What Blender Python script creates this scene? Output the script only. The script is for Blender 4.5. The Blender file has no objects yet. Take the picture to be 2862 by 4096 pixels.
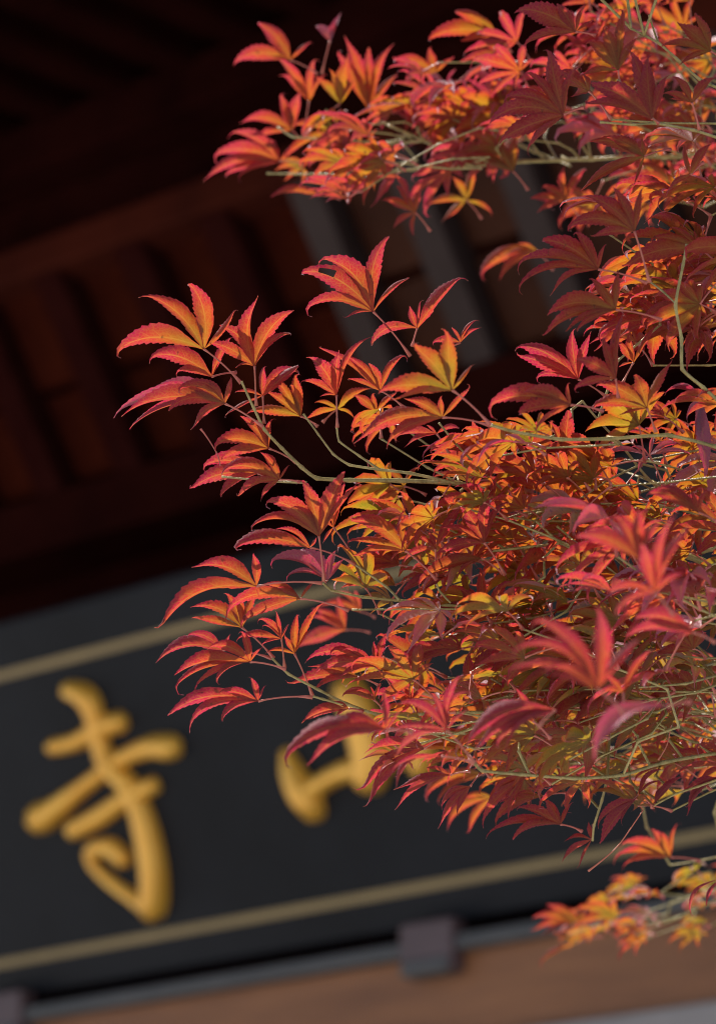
import bpy, math, random
from mathutils import Vector as V, noise
random.seed(7)
sc = bpy.context.scene

# ------------------------------------------------------------------ camera
PITCH = math.atan(2556 / 7000)
CAM = V((0, 0, 1.6))
FWD = V((0, math.cos(PITCH), math.sin(PITCH)))
UP = V((0, -math.sin(PITCH), math.cos(PITCH)))
RT = V((1, 0, 0))
FPX = 7000 * 2862 / 1604          # focal length in photograph pixels
FOCUS = 2.2
cd = bpy.data.cameras.new('camera')
cam = bpy.data.objects.new('camera', cd)
sc.collection.objects.link(cam)
cam.location = CAM
cam.rotation_euler = (math.pi / 2 + PITCH, 0, 0)
cd.sensor_fit = 'VERTICAL'
cd.sensor_height = 36
cd.lens = 36 * FPX / 4096
cd.clip_start = 0.05
cd.clip_end = 3000
cd.dof.use_dof = True
cd.dof.focus_distance = FOCUS
cd.dof.aperture_fstop = 7.8
sc.camera = cam

# ------------------------------------------------------------------ sky, sun, exposure
SUN_EL, SUN_AZ = 56.0, -65.0       # azimuth from +Y, clockwise seen from above
w = bpy.data.worlds.new('World')
sc.world = w
w.use_nodes = True
nt = w.node_tree
bg = nt.nodes['Background']
sky = nt.nodes.new('ShaderNodeTexSky')
sky.sky_type = 'NISHITA'
sky.sun_disc = False
sky.sun_elevation = math.radians(SUN_EL)
sky.sun_rotation = math.radians(SUN_AZ)
nt.links.new(sky.outputs[0], bg.inputs[0])
bg.inputs[1].default_value = 0.095
sl = bpy.data.lights.new('sun', 'SUN')
sl.energy = 5.0
sl.angle = math.radians(0.53)
sl.color = (1.0, 0.93, 0.83)
so = bpy.data.objects.new('sun', sl)
sc.collection.objects.link(so)
e, a = math.radians(SUN_EL), math.radians(SUN_AZ)
SUN = V((math.sin(a) * math.cos(e), math.cos(a) * math.cos(e), math.sin(e)))
so.rotation_euler = (-SUN).to_track_quat('-Z', 'Y').to_euler()
so.location = (0, 0, 20)
sc.view_settings.view_transform = 'Standard'
sc.view_settings.look = 'None'
sc.view_settings.gamma = 1
sc.view_settings.exposure = 0.58
sc.cycles.max_bounces = 10
sc.cycles.diffuse_bounces = 4
sc.cycles.transmission_bounces = 6
sc.cycles.use_denoising = True
sc.cycles.pixel_filter_type = 'BLACKMAN_HARRIS'
sc.cycles.filter_width = 1.05

# ------------------------------------------------------------------ helpers
def ray(px, py):
    return FWD + RT * ((px - 1431) / FPX) - UP * ((py - 2048) / FPX)

def at(px, py, depth):
    return CAM + ray(px, py) * depth

def pix(p):
    q = p - CAM
    d = q.dot(FWD)
    return 1431 + q.dot(RT) / d * FPX, 2048 - q.dot(UP) / d * FPX, d

def obj(name, verts, faces, mat, parent=None, origin=None, mats=None, smooth=False):
    me = bpy.data.meshes.new(name)
    o0 = V(origin) if origin is not None else V((0, 0, 0))
    me.from_pydata([tuple(V(p) - o0) for p in verts], [], faces)
    me.materials.append(mat)
    if smooth:
        me.polygons.foreach_set('use_smooth', [True] * len(me.polygons))
    me.update()
    o = bpy.data.objects.new(name, me)
    sc.collection.objects.link(o)
    o.location = o0
    if parent is not None:
        par(o, parent)
    return o

WLOC = {}
def par(o, parent):
    o.parent = parent
    base = V((0, 0, 0))
    p = parent
    while p is not None:
        base = base + p.location
        p = p.parent
    o.location = o.location - base

def empty(name, loc):
    o = bpy.data.objects.new(name, None)
    sc.collection.objects.link(o)
    o.location = loc
    return o

def tag(o, label=None, cat=None, kind=None, group=None):
    if label: o['label'] = label
    if cat: o['category'] = cat
    if kind: o['kind'] = kind
    if group: o['group'] = group
    return o

def mat_new(name):
    m = bpy.data.materials.new(name)
    m.use_nodes = True
    n = m.node_tree
    return m, n, n.nodes['Principled BSDF'], n.nodes['Material Output']

def N(n, t, **kw):
    x = n.nodes.new(t)
    for k, v in kw.items():
        setattr(x, k, v)
    return x

def math_n(n, op, a, b=None, c=None, clamp=False):
    x = n.nodes.new('ShaderNodeMath')
    x.operation = op
    x.use_clamp = clamp
    for i, v in enumerate((a, b, c)):
        if v is None: continue
        if hasattr(v, 'links'): n.links.new(v, x.inputs[i])
        else: x.inputs[i].default_value = v
    return x.outputs[0]

def mixc(n, fac, a, b, mode='MIX'):
    x = n.nodes.new('ShaderNodeMix')
    x.data_type = 'RGBA'
    x.blend_type = mode
    for i, v in ((0, fac), (6, a), (7, b)):
        if hasattr(v, 'links'): n.links.new(v, x.inputs[i])
        elif i == 0: x.inputs[0].default_value = v
        else: x.inputs[i].default_value = (*v, 1)
    return x.outputs[2]

def surf_mat(name, c1, c2, rough=0.5, scale=4.0, stretch=(1, 1, 1), bump=0.15, spec=0.5, metallic=0.0, fine=60):
    m, n, b, out = mat_new(name)
    tc = N(n, 'ShaderNodeTexCoord')
    mp = N(n, 'ShaderNodeMapping')
    mp.inputs['Scale'].default_value = stretch
    n.links.new(tc.outputs['Object'], mp.inputs[0])
    t1 = N(n, 'ShaderNodeTexNoise')
    t1.inputs['Scale'].default_value = scale
    t1.inputs['Detail'].default_value = 8
    t1.inputs['Roughness'].default_value = 0.65
    n.links.new(mp.outputs[0], t1.inputs['Vector'])
    t2 = N(n, 'ShaderNodeTexNoise')
    t2.inputs['Scale'].default_value = fine
    t2.inputs['Detail'].default_value = 4
    n.links.new(mp.outputs[0], t2.inputs['Vector'])
    f = math_n(n, 'MULTIPLY_ADD', t1.outputs[0], 1.8, -0.4, True)
    n.links.new(mixc(n, f, c1, c2), b.inputs['Base Color'])
    b.inputs['Roughness'].default_value = rough
    b.inputs['Specular IOR Level'].default_value = spec
    b.inputs['Metallic'].default_value = metallic
    bp = N(n, 'ShaderNodeBump')
    bp.inputs['Strength'].default_value = bump
    bp.inputs['Distance'].default_value = 0.01
    n.links.new(t2.outputs[0], bp.inputs['Height'])
    n.links.new(bp.outputs[0], b.inputs['Normal'])
    return m

# ------------------------------------------------------------------ building frame
VPX, VPY = -9223 / 7000, 2556 / 7000
# horizontal along the facade (towards the right it comes nearer)
dvec = -(FWD + RT * VPX - UP * VPY)
D = V((dvec.x, dvec.y, 0)).normalized()
NRM = V((D.y, -D.x, 0)).normalized()
if NRM.dot(CAM - at(1431, 2048, 10)) < 0: NRM = -NRM
ZV = V((0, 0, 1))
DS = 2862 / 1604                      # traced on a 1604 px wide view
def dat(x, y, depth): return at(x * DS, y * DS, depth)
def dray(x, y): return ray(x * DS, y * DS)
O = dat(802, 2014, 10.0)              # a point on the plaque's lower gilt line
def vpy(x0, y0, x=802):               # where the facade horizontal through (x0,y0) crosses column x
    return 3704 + (x + 8421) * (y0 - 3704) / (x0 + 8421)
def zrow(x0, y0, s):
    """height, at outward offset s, of the facade horizontal seen through (x0, y0)"""
    r = dray(x0, y0)
    t = (s - (CAM - O).dot(NRM)) / r.dot(NRM)
    return (CAM + r * t - O).z
def ucol(x, y, s):
    r = dray(x, y)
    t = (s - (CAM - O).dot(NRM)) / r.dot(NRM)
    return (CAM + r * t - O).dot(D)
def W(u, s, z): return O + D * u + NRM * s + ZV * z

def prism(prof, u0, u1):
    """profile [(s,z)...] swept along the facade"""
    k = len(prof)
    vs = [W(u0, s, z) for s, z in prof] + [W(u1, s, z) for s, z in prof]
    fs = [(i, (i + 1) % k, k + (i + 1) % k, k + i) for i in range(k)]
    fs += [tuple(range(k))[::-1], tuple(range(k, 2 * k))]
    return vs, fs

def hexa(c8):
    return c8, [(0, 3, 2, 1), (4, 5, 6, 7), (0, 1, 5, 4), (1, 2, 6, 5), (2, 3, 7, 6), (3, 0, 4, 7)]

def bevel(o, wd=0.008):
    b = o.modifiers.new('bevel', 'BEVEL')
    b.width = wd
    b.segments = 2
    b.limit_method = 'ANGLE'

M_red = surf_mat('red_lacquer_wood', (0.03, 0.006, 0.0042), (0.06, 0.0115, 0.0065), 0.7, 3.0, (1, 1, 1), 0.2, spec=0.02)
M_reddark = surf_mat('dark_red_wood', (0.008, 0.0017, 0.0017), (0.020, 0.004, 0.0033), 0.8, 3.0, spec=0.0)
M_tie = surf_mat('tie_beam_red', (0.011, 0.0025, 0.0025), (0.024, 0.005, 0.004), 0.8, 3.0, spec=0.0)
M_slat = surf_mat('grey_lit_slat', (0.024, 0.014, 0.0145), (0.040, 0.026, 0.027), 0.5, 5.0, spec=0.14)  # lighter than the red slats to stand for stronger light at the right
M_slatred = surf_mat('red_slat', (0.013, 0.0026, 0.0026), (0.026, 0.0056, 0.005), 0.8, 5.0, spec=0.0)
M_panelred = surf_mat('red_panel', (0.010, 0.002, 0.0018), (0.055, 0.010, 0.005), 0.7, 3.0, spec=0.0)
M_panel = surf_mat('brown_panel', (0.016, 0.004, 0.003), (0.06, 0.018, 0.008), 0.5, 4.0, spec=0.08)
M_brown = surf_mat('brown_beam', (0.13, 0.045, 0.018), (0.30, 0.12, 0.045), 0.5, 2.0, (.7, .7, 6), 0.3)
M_black = surf_mat('black_board', (0.003, 0.0039, 0.0065), (0.0125, 0.0145, 0.021), 0.45, 1.3, bump=0.25, spec=0.12)
M_grey = surf_mat('grey_moulding', (0.04, 0.04, 0.044), (0.07, 0.067, 0.07), 0.5, 4.0)
M_maroon = surf_mat('maroon_block', (0.06, 0.035, 0.04), (0.10, 0.06, 0.065), 0.45, 4.0)
M_pale = surf_mat('pale_board', (0.22, 0.20, 0.20), (0.30, 0.27, 0.27), 0.6, 3.0)
M_tile = surf_mat('roof_tile', (0.08, 0.08, 0.085), (0.14, 0.14, 0.14), 0.7, 5.0)
M_gold = surf_mat('gilt', (0.74, 0.34, 0.03), (0.88, 0.50, 0.08), 0.33, 5.0, bump=0.12, spec=0.7, metallic=0.25)
M_goldline = surf_mat('dull_gilt', (0.17, 0.12, 0.048), (0.27, 0.19, 0.08), 0.5, 3.0, bump=0.1)
M_stone = surf_mat('paving_stone', (0.42, 0.40, 0.37), (0.54, 0.52, 0.48), 0.8, 1.2, fine=20)
M_gap = surf_mat('paving_joint', (0.16, 0.15, 0.14), (0.2, 0.19, 0.17), 0.9, 2)

# ground
gz = 0.0
ground = obj('ground', [(-400, -400, gz), (400, -400, gz), (400, 400, gz), (-400, 400, gz)], [(0, 1, 2, 3)], M_stone)
tag(ground, kind='structure')

# ------------------------------------------------------------------ hall
TP = math.radians(23.5)                # plaque lean
PV = ZV * math.cos(TP) + NRM * math.sin(TP)
PN = NRM * math.cos(TP) - ZV * math.sin(TP)   # face normal (outwards, downwards)
U0, U1 = -14.0, 3.4
zg = -O.z                              # ground level in facade heights
hall = empty('temple_hall', W(0, 0, zg))
tag(hall, 'dark red timber temple hall with deep eaves behind the black name board', 'building')
S_WALL = -0.32
def hbeam(name, prof, mat, u0=U0, u1=U1, bev=0.012):
    v, f = prism(prof, u0, u1)
    o = obj(name, v, f, mat, hall, W((u0 + u1) / 2, prof[0][0], prof[0][1]))
    bevel(o, bev)
    return o

def pl_v(x0, y0):
    """distance up the plaque plane from the lower gilt line, seen through (x0,y0)"""
    r = dray(x0, y0)
    t = (O - CAM).dot(PN) / r.dot(PN)
    return (CAM + r * t - O).dot(PV)
def pl_u(x, y):
    r = dray(x, y)
    t = (O - CAM).dot(PN) / r.dot(PN)
    return (CAM + r * t - O).dot(D)
v_top, v_gt, v_gb, v_bot = pl_v(15, 1392), pl_v(15, 1512), 0.0, pl_v(50, 2236)
def PL(u, v, h=0.0): return O + D * u + PV * v + PN * h

z_bot = (PV * v_bot).z
s_bot = (PV * v_bot).dot(NRM)
# wall plane and members below the plaque
hbeam('lintel_beam', [(-0.02, -2.0), (-0.02, zrow(1152, 2108, -0.02)), (S_WALL - 0.3, zrow(1152, 2108, -0.02)), (S_WALL - 0.3, -2.0)], M_brown)
zl = zrow(1152, 2112, 0.0)
hbeam('ledge_moulding', [(0.03, zl), (0.03, zrow(1152, 2068, 0.03)), (-0.3, zrow(1152, 2068, 0.03)), (-0.3, zl)], M_grey)
zp = zrow(1460, 2264, 0.02)
hbeam('pale_board', [(0.03, zp - 0.8), (0.03, zp), (-0.015, zp), (-0.015, zp - 0.8)], M_pale)
# wall behind and above
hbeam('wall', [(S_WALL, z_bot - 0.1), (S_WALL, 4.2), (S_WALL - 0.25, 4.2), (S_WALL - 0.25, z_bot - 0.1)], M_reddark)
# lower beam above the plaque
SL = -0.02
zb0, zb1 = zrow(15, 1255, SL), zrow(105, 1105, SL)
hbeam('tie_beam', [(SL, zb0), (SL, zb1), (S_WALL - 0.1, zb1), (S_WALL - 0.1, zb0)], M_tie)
# upper beam, further out, joined by a leaning slatted panel
LEAN = math.radians(37)
SV = ZV * math.cos(LEAN) + NRM * math.sin(LEAN)
SN = NRM * math.cos(LEAN) - ZV * math.sin(LEAN)
PB = W(0, SL - 0.06, zb1 - 0.01)       # foot of the leaning panel
def sl_v(x0, y0):
    r = dray(x0, y0)
    t = (PB - CAM).dot(SN) / r.dot(SN)
    return (CAM + r * t - PB).dot(SV)
def SLP(u, v, h): return PB + D * u + SV * v + SN * h
LV = sl_v(15, 655)
def pbox(u0, u1, v0, v1, h0, h1, F):
    return hexa([F(u0, v0, h0), F(u1, v0, h0), F(u1, v1, h0), F(u0, v1, h0),
                 F(u0, v0, h1), F(u1, v0, h1), F(u1, v1, h1), F(u0, v1, h1)])
per = 0.395
UG = ucol(560, 560, .6)               # from here on slats and panels are greyer, the facade's light gradient put into colour
k0 = -int(7 / per)
nslat = int(10.2 / per)
vs, fs = pbox(U0, U1, -0.05, LV + 0.04, -0.16, -0.10, SLP)
obj('backing_board', vs, fs, M_reddark, hall, SLP(0, 0, -0.1))
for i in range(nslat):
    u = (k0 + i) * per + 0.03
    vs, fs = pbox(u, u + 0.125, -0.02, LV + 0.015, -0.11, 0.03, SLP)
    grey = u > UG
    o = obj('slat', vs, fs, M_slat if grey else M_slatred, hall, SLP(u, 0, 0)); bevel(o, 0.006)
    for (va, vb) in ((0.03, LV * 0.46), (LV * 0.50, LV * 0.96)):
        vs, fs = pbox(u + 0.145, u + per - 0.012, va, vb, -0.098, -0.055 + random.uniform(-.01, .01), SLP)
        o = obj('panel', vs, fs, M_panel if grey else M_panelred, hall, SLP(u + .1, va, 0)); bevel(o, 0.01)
st = (SLP(0, LV, 0) - O).dot(NRM)
zt = (SLP(0, LV, 0) - O).z
ztop = zrow(15, 560, st + 0.06)
hbeam('eave_beam', [(st + 0.06, zt), (st + 0.06, ztop), (st - 0.3, ztop), (st - 0.3, zt - 0.01)], M_red)
# frieze board above the beam, set back
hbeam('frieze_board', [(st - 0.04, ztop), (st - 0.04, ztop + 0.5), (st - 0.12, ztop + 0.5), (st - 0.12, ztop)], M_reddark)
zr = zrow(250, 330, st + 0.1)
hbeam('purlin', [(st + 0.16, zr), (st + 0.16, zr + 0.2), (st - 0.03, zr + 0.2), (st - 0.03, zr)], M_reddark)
# rafters running out under the eave
SLOPE = -0.10
EO = 3.4
for i in range(57):
    u = U0 + 0.1 + i * 0.30
    s0, s1 = st - 0.3, st + EO
    z0, z1 = zr + 0.2, zr + 0.2 + SLOPE * (EO + 0.3)
    c = [W(u, s0, z0), W(u + .12, s0, z0), W(u + .12, s1, z1), W(u, s1, z1)]
    c += [p + ZV * 0.13 for p in c]
    vs, fs = hexa(c)
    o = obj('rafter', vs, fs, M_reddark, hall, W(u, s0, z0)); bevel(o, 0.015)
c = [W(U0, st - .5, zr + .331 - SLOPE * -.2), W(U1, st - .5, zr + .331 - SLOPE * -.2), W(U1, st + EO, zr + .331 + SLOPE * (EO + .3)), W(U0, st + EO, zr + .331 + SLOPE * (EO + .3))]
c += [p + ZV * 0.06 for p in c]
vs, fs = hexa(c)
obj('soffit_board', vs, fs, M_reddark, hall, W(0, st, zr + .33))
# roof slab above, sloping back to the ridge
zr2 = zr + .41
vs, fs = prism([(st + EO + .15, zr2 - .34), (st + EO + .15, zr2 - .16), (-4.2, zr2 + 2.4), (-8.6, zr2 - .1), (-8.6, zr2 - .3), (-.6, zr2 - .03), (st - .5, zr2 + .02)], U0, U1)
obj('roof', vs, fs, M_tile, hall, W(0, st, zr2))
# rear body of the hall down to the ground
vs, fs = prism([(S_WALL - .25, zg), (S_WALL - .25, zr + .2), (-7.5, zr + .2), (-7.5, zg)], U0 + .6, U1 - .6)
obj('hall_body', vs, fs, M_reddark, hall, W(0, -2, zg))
for u in (-4.8, 2.9):
    vs, fs = [], []
    for j in range(16):
        an = j * math.pi / 8
        for z in (zg, zb0):
            vs.append(W(u + .2 * math.cos(an), -.05 + .2 * math.sin(an) - .3, z))
    fs = [(2 * j, (2 * j + 2) % 32, (2 * j + 3) % 32, 2 * j + 1) for j in range(16)]
    obj('column', vs, fs, M_red, hall, W(u, -.3, zg), smooth=True)
# plaque rests: blocks standing out under the plaque's lower edge
for (x0, x1, y0, y1) in ((-60, 42, 2225, 2330), (893, 1012, 2062, 2182)):
    s = s_bot + 0.10
    ua, ub = ucol(x0, y1, s), ucol(x1, y1, s)
    za, zb = zrow((x0 + x1) / 2, y1, s), zrow((x0 + x1) / 2, y0, s)
    vs, fs = prism([(s, za), (s, zb), (-.03, zb), (-.03, za)], ua, ub)
    o = obj('plaque_rest', vs, fs, M_maroon, hall, W(ua, s, za)); bevel(o, 0.012)
    vs, fs = prism([(s + .012, za - .004), (s + .012, za + .045), (s - .12, za + .045), (s - .12, za - .004)], ua + .012, ub - .012)
    c_ = obj('rest_foot', vs, fs, M_grey, o, W(ua, s, za)); bevel(c_, 0.008)

# ------------------------------------------------------------------ name board
pu0, pu1 = -2.0, 2.6
board = empty('name_board', PL(0, v_bot, -.05))
tag(board, 'black wooden name board with carved gilt characters, leaning out under the eaves', 'sign')
vs, fs = pbox(pu0, pu1, v_bot, v_top, -0.07, 0.0, PL)
o = obj('board', vs, fs, M_black, board, PL(0, v_bot, 0)); bevel(o, .012)
LW = 0.0145
pu0i, pu1i = pu0 + .16, pu1 - .16
for (va, ua, ub) in ((0.0, pu0i, pu1i), (v_gt, pu0i, pu1i)):
    vs, fs = pbox(ua, ub, va - LW, va + LW, -0.005, 0.004, PL)
    obj('gilt_line', vs, fs, M_goldline, board, PL(0, va, 0))
for u in (pu0i, pu1i):
    vs, fs = pbox(u - LW, u + LW, LW, v_gt - LW, -0.005, 0.004, PL)
    obj('gilt_line', vs, fs, M_goldline, board, PL(u, 0, 0))

def catmull(pts, sub):
    """pts: list of tuples (any length), returns resampled list"""
    out = []
    n = len(pts)
    for i in range(n - 1):
        p0 = pts[max(i - 1, 0)]; p1 = pts[i]; p2 = pts[i + 1]; p3 = pts[min(i + 2, n - 1)]
        for k in range(sub):
            t = k / sub
            out.append(tuple(0.5 * ((2 * b) + (-a_ + c_) * t + (2 * a_ - 5 * b + 4 * c_ - d_) * t * t + (-a_ + 3 * b - 3 * c_ + d_) * t ** 3)
                             for a_, b, c_, d_ in zip(p0, p1, p2, p3)))
    out.append(tuple(pts[-1]))
    return out

def stroke_geo(pts, hz, vs, fs):
    """rounded raised brush stroke; pts (u,v,halfwidth) in plaque coordinates"""
    P = catmull(pts, 6)
    b0 = len(vs)
    K = 7
    n = len(P)
    # rounded ends
    ring = []
    for i, (u, v, r) in enumerate(P):
        a_ = P[max(i - 1, 0)]; c_ = P[min(i + 1, n - 1)]
        tx, ty = c_[0] - a_[0], c_[1] - a_[1]
        L = math.hypot(tx, ty) or 1
        ring.append((u, v, max(r, .006), tx / L, ty / L))
    u, v, r, tx, ty = ring[0]
    head = [(u - tx * r * k, v - ty * r * k, r * math.sqrt(max(0.02, 1 - k * k)), tx, ty) for k in (.98, .8, .45)]
    u, v, r, tx, ty = ring[-1]
    tail = [(u + tx * r * k, v + ty * r * k, r * math.sqrt(max(0.02, 1 - k * k)), tx, ty) for k in (.45, .8, .98)]
    ring = head + ring + tail
    for (u, v, r, tx, ty) in ring:
        nx, ny = -ty, tx
        for k in range(K):
            an = math.pi * k / (K - 1)
            cx, h = math.cos(an), math.sin(an)
            vs.append(PL(u + nx * r * cx, v + ny * r * cx, -0.004 + hz * (h ** .62) * min(1, r / .05)))
    for i in range(len(ring) - 1):
        for k in range(K - 1):
            a_ = b0 + i * K + k
            fs.append((a_, a_ + 1, a_ + K + 1, a_ + K))

def character(strokes, conv, hz, label, wk=11.6):
    vs, fs = [], []
    for st_ in strokes:
        pts = []
        for (x, y, r) in st_:
            X, Y, R = conv(x, y, r)
            uu, vv = pl_u(X, Y), pl_v(X, Y)
            pts.append((uu, vv, R * wk / 7000))
        stroke_geo(pts, hz + random.uniform(-.004, .004), vs, fs)
    c = sum(vs, V((0, 0, 0))) / len(vs)
    o = obj('character', vs, fs, M_gold, board, c, smooth=True)
    o['label'] = label
c5 = lambda x, y, r: (x * .892 / DS, (y * .892 + 2732) / DS, r * .892 / DS)
si = [
    [(325, 30, 42), (400, 60, 52), (440, 150, 45), (460, 260, 42), (500, 360, 46), (590, 455, 48)],
    [(250, 285, 38), (350, 262, 40), (460, 200, 46), (540, 175, 50)],
    [(195, 590, 62), (215, 600, 66), (330, 505, 44), (450, 415, 36), (560, 335, 38), (690, 285, 50), (775, 285, 58)],
    [(350, 655, 46), (460, 595, 46), (580, 515, 42), (690, 460, 42)],
    [(560, 430, 45), (630, 540, 50), (675, 680, 58), (705, 850, 62), (705, 985, 62), (690, 1020, 50)],
    [(690, 1010, 48), (610, 965, 34), (500, 890, 28), (425, 815, 26), (400, 760, 22)],
    [(430, 745, 40), (505, 735, 44), (560, 785, 42)],
]
character(si, c5, 0.085, 'gilt carved character with a long hooked vertical stroke', 10.5)
cE = lambda x, y, r: ((x / 2 + 1100) / DS, (y / 2 + 2600) / DS, r / 2 / DS)
shan = [
    [(110, 830, 50), (160, 960, 80), (240, 1110, 100), (310, 1230, 95), (330, 1280, 80)],
    [(300, 1130, 75), (440, 1030, 70), (600, 960, 80), (760, 930, 90), (960, 860, 85), (1130, 800, 75)],
    [(610, 310, 100), (670, 420, 115), (730, 600, 120), (780, 800, 125), (800, 930, 125), (790, 1020, 110)],
    [(1120, 480, 60), (1180, 600, 85), (1210, 780, 85), (1190, 930, 80)],
]
character(shan, cE, 0.09, 'gilt carved character half hidden by the maple leaves')
cS = lambda x, y, r: (x / DS, y / DS, r / DS)
han = [
    [(2560, 2300, 30), (2600, 2360, 36)],
    [(2330, 2500, 30), (2380, 2440, 36), (2560, 2410, 30), (2760, 2370, 34), (2810, 2430, 34)],
    [(2400, 2590, 26), (2560, 2560, 26), (2720, 2520, 28)],
    [(2380, 2690, 26), (2560, 2660, 26), (2740, 2620, 28)],
    [(2320, 2810, 30), (2520, 2770, 28), (2820, 2700, 34)],
    [(2490, 2500, 26), (2500, 2640, 26), (2510, 2780, 28)],
    [(2640, 2470, 26), (2650, 2610, 26), (2665, 2740, 28)],
    [(2500, 2800, 28), (2430, 2900, 32), (2320, 3010, 26)],
    [(2660, 2760, 28), (2760, 2860, 36), (2860, 2940, 40)],
    [(2560, 2890, 32), (2610, 2950, 40)],
    [(2580, 3030, 34), (2620, 3120, 46)],
]
character(han, cS, 0.08, 'gilt carved character almost covered by maple leaves')

# ------------------------------------------------------------------ maple materials
def leaf_material():
    m, n, b, out = mat_new('maple_leaf')
    uv = N(n, 'ShaderNodeUVMap'); uv.uv_map = 'UVMap'
    sx = N(n, 'ShaderNodeSeparateXYZ')
    n.links.new(uv.outputs[0], sx.inputs[0])
    u = math_n(n, 'ABSOLUTE', math_n(n, 'MULTIPLY_ADD', sx.outputs[0], 2.0, -1.0))
    t = sx.outputs[1]
    pg = N(n, 'ShaderNodeAttribute'); pg.attribute_name = 'pigment'
    pig = pg.outputs['Fac']
    tc = N(n, 'ShaderNodeTexCoord')
    nz = N(n, 'ShaderNodeTexNoise'); nz.inputs['Scale'].default_value = 55; nz.inputs['Detail'].default_value = 5
    n.links.new(tc.outputs['Object'], nz.inputs['Vector'])
    pos = math_n(n, 'MULTIPLY_ADD', t, 0.58, -0.23)
    pos = math_n(n, 'ADD', pos, pig)
    pos = math_n(n, 'ADD', pos, math_n(n, 'MULTIPLY', math_n(n, 'POWER', u, 2.5), 0.30))
    pos = math_n(n, 'ADD', pos, math_n(n, 'MULTIPLY_ADD', nz.outputs[0], 0.8, -0.4))
    cr = N(n, 'ShaderNodeValToRGB')
    el = cr.color_ramp.elements
    el[0].position = 0.0; el[0].color = (0.27, 0.23, 0.012, 1)
    el[1].position = 1.0; el[1].color = (0.46, 0.010, 0.070, 1)
    for p, c in ((0.18, (0.44, 0.23, 0.010)), (0.36, (0.54, 0.12, 0.012)), (0.58, (0.56, 0.042, 0.026)), (0.80, (0.54, 0.020, 0.055))):
        x = el.new(p); x.color = (*c, 1)
    n.links.new(pos, cr.inputs[0])
    # veins: midrib plus oblique side veins
    mid = math_n(n, 'SUBTRACT', 1.0, math_n(n, 'DIVIDE', u, 0.10), None, True)
    ph = math_n(n, 'MULTIPLY_ADD', t, 9.0, math_n(n, 'MULTIPLY', u, -1.5))
    fr = math_n(n, 'ABSOLUTE', math_n(n, 'SUBTRACT', math_n(n, 'FRACT', ph), 0.5))
    side = math_n(n, 'SUBTRACT', 1.0, math_n(n, 'DIVIDE', fr, 0.075), None, True)
    side = math_n(n, 'MULTIPLY', side, math_n(n, 'SUBTRACT', 1.0, u))
    vo = N(n, 'ShaderNodeTexVoronoi'); vo.feature = 'DISTANCE_TO_EDGE'; vo.inputs['Scale'].default_value = 420
    n.links.new(tc.outputs['Object'], vo.inputs['Vector'])
    net = math_n(n, 'SUBTRACT', 1.0, math_n(n, 'DIVIDE', vo.outputs['Distance'], 0.12), None, True)
    vein = math_n(n, 'MAXIMUM', mid, math_n(n, 'MULTIPLY', side, 0.9))
    vein = math_n(n, 'MAXIMUM', vein, math_n(n, 'MULTIPLY', net, 0.4))
    tcol = mixc(n, math_n(n, 'MULTIPLY', vein, 0.7), cr.outputs[0], (0.62, 0.30, 0.04))
    dry = math_n(n, 'MULTIPLY_ADD', t, 28.0, -27.0, True)
    big = N(n, 'ShaderNodeTexNoise'); big.inputs['Scale'].default_value = 38; big.inputs['Detail'].default_value = 3
    n.links.new(tc.outputs['Object'], big.inputs['Vector'])
    blot = math_n(n, 'MULTIPLY_ADD', big.outputs[0], 4.0, -2.1, True)
    tcol = mixc(n, math_n(n, 'MULTIPLY', blot, 0.45), tcol, (0.30, 0.14, 0.015))
    sp = N(n, 'ShaderNodeTexNoise'); sp.inputs['Scale'].default_value = 190; sp.inputs['Detail'].default_value = 2
    n.links.new(tc.outputs['Object'], sp.inputs['Vector'])
    speck = math_n(n, 'MULTIPLY_ADD', sp.outputs[0], 14.0, -9.3, True)
    tcol = mixc(n, math_n(n, 'MULTIPLY', speck, 0.8), tcol, (0.10, 0.03, 0.012))
    # reflected colour: duller, more purple than the light that comes through
    rcol = mixc(n, 0.66, cr.outputs[0], (0.07, 0.018, 0.036))
    rcol = mixc(n, 0.38, rcol, (0.035, 0.018, 0.012))
    rcol = mixc(n, math_n(n, 'MULTIPLY', vein, 0.35), rcol, (0.35, 0.16, 0.05))
    rcol = mixc(n, dry, rcol, (0.45, 0.36, 0.26))
    # the upper side's lavender sheen is mixed into its colour as waxy bloom, underside matt
    ge = N(n, 'ShaderNodeNewGeometry')
    up_ = ge.outputs['Backfacing']
    rcol = mixc(n, math_n(n, 'MULTIPLY', up_, 0.55), rcol, (0.40, 0.22, 0.31))
    n.links.new(rcol, b.inputs['Base Color'])
    n.links.new(math_n(n, 'MULTIPLY_ADD', up_, -0.08, 0.54), b.inputs['Roughness'])
    n.links.new(math_n(n, 'MULTIPLY_ADD', up_, 0.45, 0.30), b.inputs['Specular IOR Level'])
    b.inputs['Specular Tint'].default_value = (0.95, 0.86, 1.0, 1)
    bp = N(n, 'ShaderNodeBump'); bp.inputs['Strength'].default_value = 0.35; bp.inputs['Distance'].default_value = 0.0012
    n.links.new(math_n(n, 'SUBTRACT', nz.outputs[0], vein), bp.inputs['Height'])
    n.links.new(bp.outputs[0], b.inputs['Normal'])
    tr = N(n, 'ShaderNodeBsdfTranslucent')
    n.links.new(tcol, tr.inputs['Color'])
    mx = N(n, 'ShaderNodeMixShader'); mx.inputs[0].default_value = 0.52
    n.links.new(b.outputs[0], mx.inputs[1]); n.links.new(tr.outputs[0], mx.inputs[2])
    n.links.new(mx.outputs[0], out.inputs['Surface'])
    return m
M_leaf = leaf_material()
M_stalk = surf_mat('leaf_stalk', (0.36, 0.06, 0.07), (0.42, 0.14, 0.08), 0.35, 20)
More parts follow.
